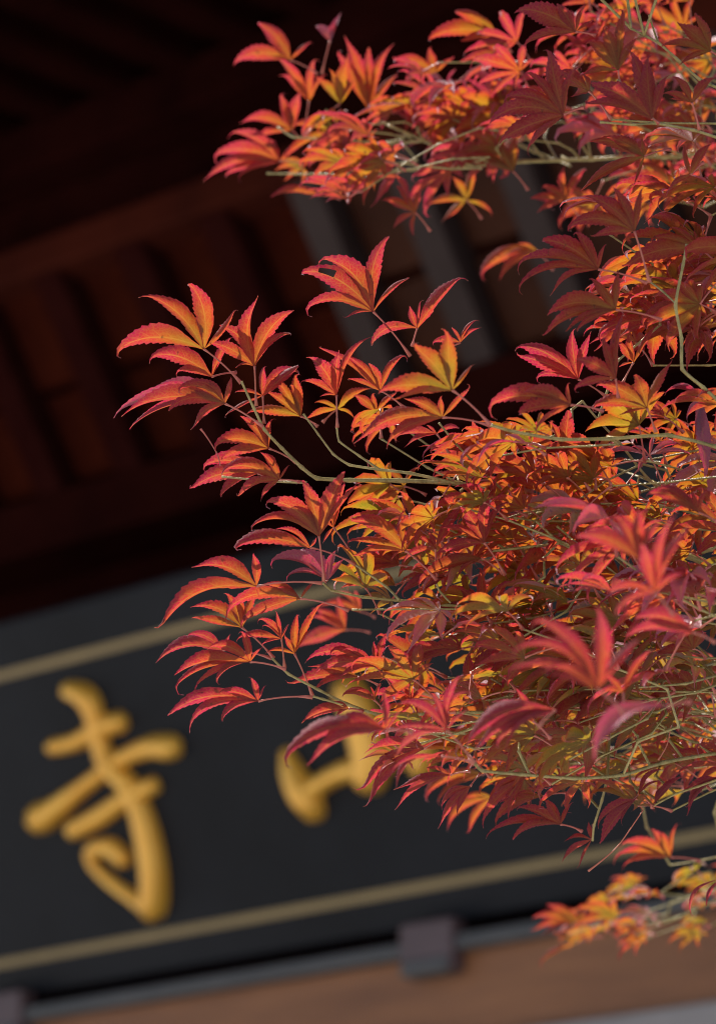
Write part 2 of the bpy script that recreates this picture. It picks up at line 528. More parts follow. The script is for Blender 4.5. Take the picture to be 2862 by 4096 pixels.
M_twig = surf_mat('green_twig', (0.10, 0.085, 0.012), (0.46, 0.38, 0.15), 0.3, 110, fine=700, bump=0.3)
M_bark = surf_mat('maple_bark', (0.20, 0.17, 0.12), (0.36, 0.32, 0.25), 0.6, 14, (1, 1, .3), fine=90, bump=0.4)

# ------------------------------------------------------------------ maple builder
def campt(v):   # camera-space vector (x right, y up, z to viewer) -> world
    return RT * v[0] + UP * v[1] - FWD * v[2]

def tube(path, rads, sides=6, cap=True):
    vs, fs = [], []
    n = len(path)
    ref = V((0.13, 0.31, 0.94)).normalized()
    prev = None
    for i in range(n):
        T = (path[min(i + 1, n - 1)] - path[max(i - 1, 0)])
        T = T.normalized() if T.length > 1e-9 else V((1, 0, 0))
        a_ = ref if prev is None else prev
        A = a_ - T * a_.dot(T)
        if A.length < 1e-4: A = T.orthogonal()
        A.normalize(); prev = A
        B = T.cross(A)
        for k in range(sides):
            an = 2 * math.pi * k / sides
            vs.append(path[i] + (A * math.cos(an) + B * math.sin(an)) * rads[i])
    for i in range(n - 1):
        for k in range(sides):
            a_ = i * sides + k; b_ = i * sides + (k + 1) % sides
            fs.append((a_, b_, b_ + sides, a_ + sides))
    if cap:
        fs.append(tuple(range(sides))[::-1])
        fs.append(tuple((n - 1) * sides + k for k in range(sides)))
    return vs, fs

NSEG = 27
PROF = [(0, .06), (.08, .22), (.18, .52), (.3, .84), (.42, 1), (.53, .94), (.65, .70), (.76, .42), (.85, .20), (.92, .075), (1, .012)]
def prof(t):
    for (a_, x), (b_, y) in zip(PROF, PROF[1:]):
        if t <= b_: return x + (y - x) * (t - a_) / (b_ - a_)
    return .015
def lobe_geo(b, c, tip, Nn, hw, G, seg=NSEG, fold=0.3, hook=0.11, wav=0.018, hole=None):
    """one leaf lobe on a curved midrib b-c-tip; Nn = upper-side normal"""
    vs, fs, uvs = G
    L = (tip - b).length
    i0 = len(vs)
    cols = (-1, -.5, 0, .5, 1) if seg > 8 else (-1, 0, 1)
    K = len(cols)
    ph = random.uniform(0, 6.3)
    fL, fR = fold * random.uniform(.4, 1.6), fold * random.uniform(.4, 1.6)
    tw = random.uniform(-.35, .35)
    t0 = random.uniform(.74, .84)
    curl = random.uniform(.5, 2.3)
    phi = random.uniform(-1.0, 1.0)
    mc = b
    jit = [random.uniform(.4, 1.6) for _ in range(seg + 2)]
    for i in range(seg + 1):
        t = i / seg
        t2 = t
        m = b * (1 - t) ** 2 + c * 2 * t * (1 - t) + tip * t * t
        T = ((c - b) * (1 - t) + (tip - c) * t).normalized()
        S = Nn.cross(T)
        if S.length < 1e-5: S = T.orthogonal()
        S.normalize()
        Nl = T.cross(S).normalized()
        if t > t0:
            k = (t - t0) / (1 - t0)
            bd = Nl * -math.cos(phi) + S * math.sin(phi)
            an = curl * k ** 1.3
            T2 = T * math.cos(an) + bd * math.sin(an)
            mc = mc + T2 * (L * 1.05 / seg)
            m = mc
            Nl = (Nl - T2 * Nl.dot(T2)).normalized(); S = Nl.cross(T2) * -1 if Nl.cross(T2).dot(S) < 0 else Nl.cross(T2)
            T = T2
        else:
            mc = m
        S, Nl = S * math.cos(tw * t) + Nl * math.sin(tw * t), Nl * math.cos(tw * t) - S * math.sin(tw * t)
        h = max(hw * L * prof(t), L * .004)
        for u in cols:
            k = abs(u)
            tooth = 1.0
            sh = 0.0
            if k == 1 and 1 < i < seg:
                tooth = 1 + (.06 if i % 2 else -.075) * jit[i] * (1 if u < 0 else jit[-1 - i] * .9)
                sh = .018 * L if i % 2 else -.006 * L
            fo = (fL if u < 0 else fR) * min(1, t / .35)
            p = m + S * (u * h * tooth * math.cos(fo * k)) + Nl * (h * k * fo + wav * L * k * math.sin(ph + t * 9 + (2 if u < 0 else 0)) * min(1, 4 * t) * (1 - t)) + T * (sh - .12 * h * k * (t < .3))
            vs.append(p)
            uvs.append((u * .5 + .5, t))
    for i in range(seg):
        for j in range(K - 1):
            a_ = i0 + i * K + j
            if hole and hole[0] <= i <= hole[1] and j == hole[2]: continue
            fs.append((a_, a_ + 1, a_ + K + 1, a_ + K))   # oriented to the upper side

def finish_mesh(name, G, pigs, mat, origin):
    vs, fs, uvs = G
    me = bpy.data.meshes.new(name)
    me.from_pydata([tuple(p - origin) for p in vs], [], fs)
    uvl = me.uv_layers.new(name='UVMap')
    idx = [0] * len(me.loops)
    me.loops.foreach_get('vertex_index', idx)
    flat = []
    for k in idx:
        flat.extend(uvs[k])
    uvl.data.foreach_set('uv', flat)
    at_ = me.attributes.new('pigment', 'FLOAT', 'POINT')
    at_.data.foreach_set('value', pigs)
    me.polygons.foreach_set('use_smooth', [True] * len(me.polygons))
    me.materials.append(mat)
    me.update()
    return me

TRUNK = V((1.25, 2.55, 0))
tree = empty('maple_tree', TRUNK)
tag(tree, 'maple tree with red and orange autumn leaves on thin green branches', 'tree')

class Leaf:
    __slots__ = ('lobes', 'base', 'N', 'pig', 'stalk', 'px', 'size', 'fold', 'hole')
    def __init__(self): self.hole = None
LEAVES = []

def stalk_path(p0, p1, sag=0.12, seg=7):
    mid = (p0 + p1) * .5 - ZV * (-sag * (p1 - p0).length) * .5
    return [p0 * (1 - t) ** 2 + mid * 2 * t * (1 - t) + p1 * t * t for t in [i / seg for i in range(seg + 1)]]

CROPS = dict(A=(440, 1040), B=(1040, 880), C=(720, 1640), D=(600, 2150), E=(1100, 2600), F=(1400, 1500), G=(1300, 2150),
             H=(820, 0), I=(1560, 0), J=(2060, 0), K=(2060, 780), L=(2060, 1500), M=(2060, 2250), N=(1850, 2850), O=(2060, 3100))

def traced(crop, depth, bx, by, tips, stalk=None, pig=None, up=False, nrm=None, hw=0.15):
    """a leaf read off the photograph: base, lobe tips (x, y[, bulge[, width]]), stalk foot"""
    ox, oy = CROPS[crop]
    X = lambda x, y: (ox + x / 2, oy + y / 2)
    d0 = FOCUS + depth * (1.15 if depth < -.2 else 1)
    b2 = X(bx, by)
    if nrm is None:
        nrm = (random.uniform(-.3, .3), random.uniform(.3, .55), -.8) if not up else (random.uniform(-.2, .2), .72, .55)
    nx, ny, nz_ = nrm
    Nw = campt(nrm).normalized()
    base = at(*b2, d0)
    sc_ = d0 / FPX
    Lf = Leaf(); Lf.lobes = []
    for tp in tips:
        x, y = tp[0], tp[1]
        t2 = X(x, y)
        ox_, oy_ = (t2[0] - b2[0]) * sc_, -(t2[1] - b2[1]) * sc_
        l2 = math.hypot(ox_, oy_)
        oz = -(nx * ox_ + ny * oy_) / nz_
        oz = max(-.8 * l2, min(.8 * l2, oz)) * .75 + random.uniform(-.12, .12) * l2
        t2 = (b2[0] + (t2[0] - b2[0]) * 1.05, b2[1] + (t2[1] - b2[1]) * 1.05)
        tipw = at(*t2, d0 - oz)
        dx, dy = ox_ / (l2 or 1), oy_ / (l2 or 1)
        pxp, pyp = -dy, dx
        if pyp < 0: pxp, pyp = -pxp, -pyp
        bulge = tp[2] if len(tp) > 2 and tp[2] is not None else .17 * abs(dx)
        # bulge is positive upwards (or towards the left for upright lobes)
        if abs(dx) < .25 and pxp > 0 and len(tp) > 2: pxp, pyp = -pxp, -pyp
        cc = base.lerp(tipw, .58) + (RT * pxp + UP * pyp) * (bulge * l2 * 2.3) + Nw * (.05 * l2)
        if len(tp) > 4: Lf.hole = (len(Lf.lobes), tp[4])
        wd = tp[3] if len(tp) > 3 else hw * (1.0 if l2 > .03 else .9)
        Lf.lobes.append((base, cc, tipw, wd))
    Lf.base = base; Lf.N = Nw
    Lf.pig = (random.uniform(.30, .55) if pig is None else pig) + (.13 if abs(depth) < .06 else .04) + random.uniform(-.12, .12)
    Lf.stalk = None
    if stalk:
        s2 = X(*stalk[:2])
        foot = at(*s2, d0 + (stalk[2] if len(stalk) > 2 else random.uniform(-.005, .012)))
        Lf.stalk = foot
    Lf.px = b2; Lf.size = max((l[2] - l[0]).length for l in Lf.lobes) / d0
    Lf.fold = .68
    LEAVES.append(Lf)

# ---- leaves in the plane of focus
T = traced
T('A', 0, 750, 712, [(20, 775, .14), (262, 290, .10), (600, 172, .12), (990, 380, -.08, .08)], (1050, 985), .42)
T('A', .01, 1155, 848, [(848, 540, .16), (1205, 318, .13), (1495, 410, .12), (1475, 590, .14, .10), (775, 668, .08, .13), (1000, 882, .18, .09)], (1168, 1170), .5)
T('A', .03, 815, 935, [(300, 785, .12, .19), (975, 612, .05, .10), (520, 900, .1, .16), (870, 830, None, .12)], (1010, 900), .5)
T('A', -.02, 920, 1150, [(145, 1222, .10, .12), (455, 1225, .16, .12), (515, 1055, .18), (655, 980, .15), (975, 935, .03, .13), (683, 1358, .18, .12)], (1225, 1335), .5)
T('A', .05, 850, 1120, [(338, 1045, .10), (60, 1225, .08, .10), (158, 1366, .08, .09)], None, .6, up=True)
T('A', .02, 1220, 1085, [(1552, 925, .22), (1235, 848, .05), (1522, 838, .02), (992, 1060, .05, .12), (908, 1248, .02, .06)], (1230, 1310), .55)
T('A', .03, 1525, 1250, [(1105, 1212, .05, .12), (1248, 1058, .04), (1310, 930, .02), (1440, 990, .05, .16), (1480, 905, .02)], (1660, 1330), .35)
T('C', .02, 710, 308, [(255, 308, .14, .19), (478, 55, .08, .17), (590, 85, .05, .13), (742, 62, .08, .11), (318, 402, .08, .12)], (930, 420), .42)
T('C', 0, 795, 558, [(315, 508, .14, .17), (640, 345, .08, .2), (872, 438, .02, .08), (465, 725, .14), (652, 716, .1, .12)], (960, 575), .5)
T('C', .05, 620, 505, [(85, 655, .10, .14), (163, 482, .16, .16), (318, 712, .1), (420, 360, .05), (575, 425, .03)], (760, 590), .5)
T('C', -.05, 1110, 1010, [(632, 745, .14, .15), (528, 988, .18, .10), (960, 545, .05, .13), (1335, 470, .03, .12), (1425, 600, .03, .06), (890, 770, .1, .13)], (1150, 1370), .36)
T('C', 0, 1040, 1100, [(392, 1135, .11, .14), (755, 965, .15, .10), (1090, 1018, -.05, .15)], (1400, 1235), .42)
T('C', .01, 1180, 1360, [(702, 1225, .12, .17), (945, 1118, .08, .2), (1245, 1128, .05, .17), (1308, 1192, .02, .1), (828, 1352, .12, .10)], (1160, 1380), .82, up=True)
T('D', -.01, 850, 390, [(360, 255, .13, .17), (95, 770, .16, .12), (815, 130, -.06, .14), (870, 475, 0, .08)], (1375, 365), .42)
T('C', .03, 1225, 940, [(1255, 600, .03, .11), (1150, 880, .02), (1335, 560, .02, .1), (1145, 1060, .02, .12)], (1390, 1180), .4)
T('D', .02, 735, 720, [(338, 565, .14, .15), (335, 640, .02, .09), (608, 445, .05, .16), (725, 440, .02, .12), (855, 420, .03, .1)], (990, 965), .38)
T('D', 0, 1200, 490, [(582, 655, .16, .10), (705, 700, .05, .11), (892, 385, .08, .14), (1010, 400, .05, .14), (1315, 355, .02, .1)], (1590, 585), .45)
T('D', -.02, 800, 995, [(188, 1132, .10, .13), (178, 1242, .10, .08), (465, 885, .14, .15), (725, 745, .06, .14), (530, 1195, .18, .1), (895, 880, .03, .1), (342, 1236, .1, .06)], (1085, 1055), .52)
T('D', .03, 580, 900, [(65, 998, .14, .14), (288, 788, .14, .14), (640, 775, .02, .1)], (970, 965), .5)
T('D', -.02, 865, 1310, [(133, 1465, .13, .10), (306, 1535, .16, .09), (568, 1500, .18, .12), (558, 1222, .05, .14), (797, 1115, .05, .16), (917, 1185, .02, .08)], (1300, 1278), .5)
T('D', .02, 1050, 810, [(850, 655, .14, .12), (890, 702, .1, .08), (1012, 590, .02, .1), (690, 805, .05, .12), (885, 870, .08, .1), (1110, 690, .02, .1)], (1075, 1040), .6)
T('D', .03, 1155, 930, [(930, 922, .08, .12), (1070, 790, .05, .16), (1292, 745, .08, .14), (1180, 600, .02, .12), (1390, 500, .02, .08)], (1300, 1270), .38)
T('D', .55, 1560, 740, [(1180, 880, .05), (1290, 640, .08), (1300, 575, .08), (1500, 470, .02)], (1760, 760), .5)
T('D', .6, 1680, 590, [(1350, 560, .1), (1480, 440, .1), (1640, 420, .02)], (1800, 640), .55)
T('E', .0, 800, 130, [(328, 178, .10, .15), (500, 245, .1, .1), (245, 95, .15, .12), (425, -5, .05, .15), (560, -15, .03, .15), (785, -70, .02, .16), (890, -130, .03, .12)], (940, 300), .5)
T('E', .02, 660, 215, [(120, 295, .08, .12), (308, 338, .12, .10), (280, 140, .05, .12)], (840, 290), .45)
T('E', .0, 590, 470, [(213, 600, .1, .14), (270, 578, .1, .1), (490, 545, .15, .12), (470, 410, .03, .14)], (700, 490), .5)
T('E', -.30, 890, 640, [(25, 945, .16, .11), (282, 948, .14, .1), (390, 760, .22, .14), (868, 310, .03, .12), (1010, 470, .02, .07), (890, 765, 0, .09)], (1100, 660), .80)
T('E', -.28, 1370, 640, [(985, 430, .12, .13), (1250, 345, .05, .13), (930, 640, .05, .09), (1500, 190, .1, .09), (1600, 345, .25, .08), (970, 880, .16, .08), (1560, 475, .06, .08)], (1590, 905), .85)
T('E', -.22, 1330, 850, [(985, 1142, .24, .10), (920, 990, .1, .07), (1340, 800, 0, .1)], (1590, 905), .85)
T('E', 0, 1190, 790, [(712, 1160, .14, .10), (772, 1272, .16, .09), (732, 818, .08, .15), (1000, 690, .04)], (1330, 720), .62)
T('E', .02, 1400, 1000, [(985, 1275, .12, .07), (988, 1112, .05, .1), (1200, 945, .05, .14), (1388, 905, .02, .12)], (1560, 970), .55)
T('E', .03, 1560, 1090, [(1328, 1405, .08, .1), (1325, 1275, .16, .11), (1450, 1312, .06, .1)], (1640, 990), .6)
T('E', .5, 1650, 1000, [(1180, 1225, .16, .12), (1290, 1240, .1, .1), (1400, 980, .05, .12)], (1800, 960), .38)
T('E', .5, 1740, 1180, [(1385, 1445, .18, .12), (1565, 1475, .12, .11), (1500, 1200, .1, .12)], (1850, 1080), .36)
T('E', .01, 790, 400, [(530, 365, .12, .2), (650, 318, .05, .18), (760, 290, .02, .16), (840, 258, .02, .1)], (860, 470), .45)
# focus-plane leaves further right
T('B', 0, 905, 735, [(325, 755, .16, .11), (285, 425, .12, .15, (14, 18, 2)), (445, 320, .15, .17), (1058, 115, .12, .10), (1220, 470, .10, .06), (680, 805, .14, .06)], (1200, 1090), .45)
T('B', 0, 1255, 865, [(882, 1040, .2, .12), (1620, 450, .04, .13), (1200, 690, -.05, .2), (1280, 640, .02, .06)], (1215, 1010), .48)
T('B', .01, 1600, 980, [(1365, 990, .1, .14), (1740, 800, .12, .10), (1760, 870, .12, .10), (1520, 860, .1)], (1330, 1160), .55)
T('B', 0, 610, 1400, [(395, 1095, .08, .17), (640, 1060, .05, .19), (318, 1295, .08, .12), (888, 942, .10, .08), (480, 1415, .05, .12)], (615, 1660), .5)
T('B', .02, 960, 1365, [(680, 1085, .06, .13), (855, 1140, .04, .19), (1180, 1070, .1, .12), (690, 1270, .03, .1), (430, 1025, .06, .06)], (1150, 1500), .45)
T('B', .12, 620, 1510, [(370, 1600, .05), (440, 1460, .08), (870, 1350, .05, .2), (750, 1590, .1)], (500, 1620), .4)
T('B', .1, 930, 1530, [(750, 1400, .05, .2), (900, 1380, .02, .2), (1100, 1380, .03, .14), (800, 1570, .05)], (1000, 1640), .4)
T('B', -.2, 1535, 1360, [(955, 1372, .06, .17), (1195, 1000, .05, .17), (1510, 880, .03, .17), (1690, 1160, -.02, .1), (1070, 1455, .05, .1)], (1840, 1640), .30)
T('F', -.12, 735, 340, [(80, 555, .14, .12), (445, 205, .08, .2), (722, 168, .02, .16), (970, 90, .0, .08), (290, 560, .1, .12), (345, 490, .08, .1)], (1120, 405), .38)
T('F', .02, 690, 470, [(350, 500, .06), (610, 398, .02, .15), (885, 445, .16, .14), (455, 575, .1, .12)], (790, 630), .55)
T('F', .03, 1060, 640, [(608, 622, .08, .12), (968, 362, .03, .15), (1195, 450, .04, .15), (760, 470, .06, .14), (668, 572, .02, .12)], (1130, 780), .38)
T('F', -.12, 1420, 560, [(1018, 762, .22, .09), (1230, 480, .05, .12)], (1560, 640), .75, up=True)
T('F', .0, 1510, 845, [(940, 862, .10, .10), (1025, 690, .12, .13), (1290, 540, .06, .14), (1640, 690, .05, .12), (1610, 560, .02, .13)], (1720, 1010), .36)
T('L', .0, 395, 665, [(-20, 555, .1, .15), (120, 720, .05, .12), (285, 380, .03, .16), (435, 260, .02, .15), (190, 825, .05, .14), (490, 590, .02, .08)], (600, 930), .33)
T('F', -.02, 440, 1405, [(-30, 1190, .15, .16), (-45, 1335, .05, .10), (18, 1480, .1, .08), (432, 1075, .04, .16), (640, 1062, .02, .11), (325, 1490, .1, .1), (550, 1270, .02, .1)], (690, 1640), .28)
T('F', -.03, 1070, 1340, [(678, 1440, .06, .13), (690, 1242, .1, .11), (870, 1055, .06, .2), (1095, 960, .02, .14), (1280, 1008, .1, .12)], (1235, 1600), .42)
T('F', .0, 1130, 1040, [(618, 1155, .13, .14), (855, 885, .06, .17), (1172, 828, .02, .2), (1262, 915, .02, .08), (760, 1180, .1, .09)], (1420, 1130), .38)
T('F', .0, 680, 1390, [(428, 1510, .14, .13), (905, 1030, .04, .1), (622, 1255, .02, .17), (530, 1270, .02)], (690, 1610), .5)
T('F', .1, 430, 890, [(35, 1050, .06, .14), (148, 1162, .05, .13), (262, 742, .1, .17), (558, 735, .1, .13), (440, 1085, .02, .16)], (610, 960), .32)
T('G', .05, 590, 220, [(240, 185, .08, .15), (330, 60, .05, .14), (500, 20, .03, .14), (260, 330, .06)], (820, 280), .4)
T('G', .08, 560, 380, [(130, 400, .06), (240, 270, .05, .15), (420, 250, .03)], (760, 330), .3)
T('G', .02, 1290, 630, [(820, 710, .18, .13), (1010, 390, .08, .15), (1255, 225, .03, .13), (1480, 330, .05, .13), (920, 810, .05, .12)], (1450, 790), .45)
T('G', .0, 1090, 890, [(548, 1120, .14, .13), (580, 1140, .08, .1), (885, 840, .06, .18), (1010, 780, .03)], (1330, 870), .4)
T('G', .03, 1150, 1230, [(1150, 910, .02, .12), (1430, 855, .05, .16), (1330, 1180, .04, .13), (1020, 1140, .05, .13)], (1230, 1330), .35)
T('G', .02, 960, 310, [(600, 465, .08, .15), (710, 240, .05, .13), (1060, 300, .02), (760, 440, .05)], (1040, 200), .6)
T('G', .0, 1250, 165, [(720, 400, .08, .12), (860, 270, .08, .13), (1050, 340, .08, .12), (1350, 100, .02)], (1420, 290), .25)
# upper right, nearer and in the shade of the crown
T('J', -.12, 480, 255, [(0, 90, .1, .19), (50, 380, .08, .12), (320, 25, .04, .17), (560, 30, .02, .12), (630, 160, .03, .08)], (640, 285), .45)
T('I', -.14, 1385, 920, [(780, 1020, .16, .13), (870, 1130, .04, .16), (895, 795, .12, .16), (1060, 555, .06, .11), (1278, 388, .02, .15), (1525, 510, .08, .10), (1080, 1220, .03, .1)], (1545, 860), .5)
T('J', -.12, 820, 560, [(560, 330, .08, .2), (690, 205, .04, .17), (510, 620, .05, .13), (880, 60, .02, .12), (975, 300, .03, .13)], (830, 660), .42)
T('J', -.12, 1090, 950, [(525, 860, .08, .12), (570, 690, .08, .16), (920, 410, .03, .15), (1055, 450, .02, .13), (1210, 600, .03, .12)], (1140, 985), .45)
T('J', .0, 1030, 1250, [(600, 1145, .1, .15), (735, 1100, .05, .19), (1010, 1100, .02, .14), (1065, 1150, .02, .08), (948, 1480, .02, .09), (530, 1540, .07, .11)], (1240, 1195), .28)
T('J', -.12, 1410, 820, [(1180, 745, .06, .13), (1265, 610, .04, .16), (1600, 620, .06, .2), (1230, 790, 0, .08)], (1470, 1040), .45)
T('J', -.1, 1560, 410, [(1140, 370, .05, .12), (1290, 190, .04, .18), (1420, 100, .02, .16), (1310, 530, .08, .12)], (1650, 480), .45)
T('J', -.1, 1400, 1400, [(1350, 1160, .03, .14), (1560, 1150, .04, .18), (1230, 1500, .05, .14)], (1500, 1300), .5)
T('K', -.14, 950, 290, [(385, 300, .16, .12), (560, 10, .08, .17), (780, -60, .03, .14), (1010, -60, .02, .14), (610, 345, .06, .13)], (1070, 700), .45)
T('K', -.1, 660, 595, [(-20, 570, .1, .10), (180, 370, .1, .17), (470, 280, .03, .17), (725, 385, .03, .1), (0, 785, .14, .08), (305, 810, .16, .09)], (1050, 705), .42)
T('K', -.12, 800, 920, [(248, 985, .14, .17), (600, 660, .05, .19), (830, 605, .03, .12), (232, 1170, .14, .11), (405, 1115, .1, .1), (480, 1110, .1, .08)], (1170, 1000), .45)
T('K', .02, 1150, 1000, [(625, 1140, .08, .11), (830, 1145, .06, .1), (960, 830, .05, .16), (1130, 825, .02, .14), (1312, 892, .06, .1), (1252, 1080, .05, .1)], (1290, 998), .35)
T('K', -.08, 1460, 430, [(870, 600, .1, .14), (1055, 355, .08, .13), (1240, 250, .04, .14), (1420, 280, .02)], (1560, 430), .38)
T('K', .01, 500, 1475, [(5, 1215, .1, .15), (10, 1297, .05, .12), (457, 1078, .03, .15), (602, 1112, .03, .11), (143, 1478, .12, .11)], (720, 1610), .55)
T('K', -.14, 800, 1470, [(485, 1320, .08, .17), (680, 1130, .03, .15), (868, 955, .04, .11), (450, 1570, .08, .1)], (820, 1620), .45)
T('K', .0, 945, 1340, [(815, 1170, .05, .18), (905, 1105, .02, .16), (1130, 1035, .02, .08), (820, 1385, .08, .09)], (855, 1510), .4)
T('K', .05, 1320, 540, [(825, 785, .1, .12), (1012, 772, .05, .12), (1132, 700, .05, .11), (880, 565, .05, .12)], (1450, 480), .36)
T('K', 0, 1545, 650, [(1265, 645, .12, .13), (1308, 800, .08, .12), (1345, 550, .08, .13)], (1620, 700), .6)
T('K', .02, 1560, 1000, [(1265, 1112, .08, .14), (1478, 1237, .22, .14), (1370, 930, .03, .15), (1490, 880, .02, .14)], (1300, 998), .32)
T('K', 0, 1600, 800, [(1260, 900, .05, .2), (1310, 780, .05, .16), (1360, 960, .05, .12)], (1700, 820), .3)
T('L', -.1, 1050, 265, [(585, 268, .1, .14), (640, 75, .08, .17), (950, -15, .03, .2), (1255, -95, .08, .12), (825, 325, .03, .08)], (1120, 460), .4)
T('L', -.16, 440, 240, [(60, 145, .1, .16), (-260, 300, .12, .13), (0, 330, .06, .2), (420, 60, .02, .13), (150, 460, .05, .1)], (700, 290), .5)
T('L', .0, 640, 670, [(465, 590, .05, .18), (525, 520, .03, .16), (650, 500, .02, .2), (785, 535, .03, .14), (490, 725, .05, .08)], (640, 920), .36)
T('L', .0, 1070, 640, [(680, 660, .08, .12), (925, 572, .03, .16), (1110, 475, .03, .1), (982, 772, .1, .12), (1410, 640, .05, .1), (1330, 555, .06, .16)], (1185, 890), .6, up=True)
T('L', .02, 1195, 340, [(1055, 290, .04, .17), (1090, 215, .03, .14), (1248, 250, .02, .08), (970, 350, .03, .08)], (1340, 460), .4)
T('L', .0, 1490, 190, [(1360, 350, .05, .15), (1450, 560, .05, .14), (1540, 830, .03, .09), (1200, 140, .12, .17)], (1500, 120), .85, up=True)
T('L', -.2, 1460, 1100, [(1035, 965, .12, .16), (1150, 905, .08, .14), (1405, 925, .02, .13), (1535, 912, .04, .13)], (1620, 1180), .5)
T('L', -.4, 985, 1470, [(470, 1310, .12, .15), (790, 1110, .05, .18), (985, 1080, .02, .17), (1180, 1165, .1, .1)], (1200, 1560), .65)
T('M', -.45, 1110, 235, [(1000, -160, .03, .14), (1275, -380, .05, .08), (1420, -300, .05, .08), (725, 270, .14, .11), (780, 450, .12, .10), (1350, 90, .05, .14)], (1260, 420), .62)
T('M', -.5, 655, 1010, [(105, 445, .10, .11), (-90, 760, .22, .09), (200, 890, .2, .08), (655, 365, -.05, .12), (1000, 615, .05, .10), (-60, 880, .14, .07), (240, 890, .04, .06)], (860, 1200), .74)
T('M', -.45, 1225, 1150, [(640, 1600, .2, .11), (980, 1190, .05, .09)], (1400, 1120), .8, nrm=(.1, .75, .45))
T('M', -.35, 1420, 560, [(880, 620, .12, .13), (930, 470, .12, .17), (1240, 470, .04, .14), (1230, 640, .06, .1)], (1600, 640), .75)
T('M', -.3, 860, 1040, [(680, 1030, .06, .16), (720, 900, .04, .16), (1060, 760, .04, .1), (1090, 690, .04, .1)], (870, 1230), .6)
T('N', -.32, 740, -20, [(38, 285, .16, .12), (128, 335, .14, .09), (262, 285, .1, .12), (352, 322, .14, .09)], (600, 120), .85)
T('N', -.2, 560, 70, [(170, 70, .1, .14), (240, -90, .06, .14), (420, -190, .04, .14)], (700, 210), .7)
T('N', .1, 780, 895, [(192, 985, .08, .10), (388, 1058, .16, .10), (425, 762, .06, .14), (655, 690, .03, .18), (872, 718, .03, .11), (740, 760, .02, .08)], (950, 950), .5)
T('N', .1, 500, 515, [(155, 895, .08, .09), (245, 640, .08, .12), (340, 705, .06, .1), (362, 855, .05, .08)], (600, 430), .55)
T('N', .12, 1030, 1015, [(820, 1035, .1, .13), (800, 1185, .06, .12), (1005, 880, .02, .15), (925, 1245, .03, .05)], (1045, 900), .6)
T('N', .08, 1380, 690, [(1110, 1055, .06, .14), (1075, 900, .08, .14), (1262, 882, .03, .12), (1345, 630, .02, .13)], (1520, 755), 1.0)
T('N', .08, 1405, 650, [(1605, 462, .15, .11), (1595, 552, .1, .08)], (1520, 755), 1.0)
T('N', .1, 640, 670, [(250, 905, .14, .11), (370, 690, .08, .1), (505, 600, .05, .13)], (850, 645), .42)
T('O', .08, 1110, 225, [(1360, 10, .06, .12), (1270, 60, .06, .14), (1180, 90, .05)], (1090, 260), 1.0)
T('O', .08, 1620, 20, [(1400, 320, .18, .1), (1360, 130, .06, .13), (1380, 270, .1, .1)], (1700, -40), .95)
T('O', .0, 1640, 830, [(1420, 1155, .22, .06), (1530, 1060, .1, .07)], (1720, 800), .95)
T('O', .6, 1240, 660, [(780, 665, .08, .12), (855, 735, .08, .1), (835, 555, .08, .15), (1085, 432, .04, .16), (1295, 385, .04, .08), (1245, 590, .02, .12)], (1480, 690), .4)
T('O', 1.1, 490, 1180, [(130, 1145, .08, .12), (140, 1262, .1, .1), (220, 1295, .08, .1), (430, 1060, .04, .14), (250, 1040, .05)], (640, 1230), .3)
T('O', 1.1, 480, 1350, [(180, 1530, .06, .09), (300, 1260, .05, .12), (600, 1260, .03)], (700, 1290), .3)
# upper branch, behind the plane of focus
for a_ in [
    (680, 480, [(215, 522, .14, .15), (402, 185, .1, .2), (855, 330, .03, .1), (530, 455, .02, .1)], (900, 590), .5, False),
    (1000, 325, [(880, 205, .05, .24), (1050, 175, .03, .2), (1092, 100, .02, .1)], (935, 590), .6, True),
    (830, 810, [(612, 598, .08, .13), (880, 455, .03, .1), (545, 440, .05, .1), (960, 595, .04, .16)], (790, 1090), .4, False),
    (1080, 830, [(1000, 560, .05, .16), (1150, 455, .03, .16), (880, 620, .05), (1210, 640, .03)], (810, 1080), .3, False),
    (1310, 885, [(1120, 320, .04, .12), (1035, 410, .05, .1), (1315, 370, .02, .12), (1495, 375, .08, .12), (1545, 590, .04, .12)], (1400, 1000), .32, False),
    (690, 1040, [(285, 1005, .16, .14), (395, 1115, .06, .14), (590, 745, .03, .13), (640, 825, .02, .2), (765, 735, .03, .17)], (760, 1110), .5, False),
    (600, 1290, [(188, 1072, .12, .13), (40, 1275, .12, .13), (12, 1450, .12, .1), (148, 1422, .08, .1), (255, 1432, .06, .1), (508, 1100, .03, .12), (560, 1115, .03, .1), (812, 1145, .06, .13)], (780, 1310), .62, False),
    (900, 1560, [(515, 1600, .12, .12), (755, 1500, .05, .12), (1030, 1465, .03, .12)], (1080, 1590), .5, False),
    (1280, 1240, [(900, 1080, .1, .13), (1000, 1180, .05, .16), (1230, 1020, .03, .16), (1370, 1030, .02, .15), (960, 1400, .1, .1), (870, 1290, .05)], (1300, 1340), .4, False),
]:
    T('H', .62 + random.uniform(-.06, .06), a_[0], a_[1], a_[2], a_[3], a_[4], up=a_[5])
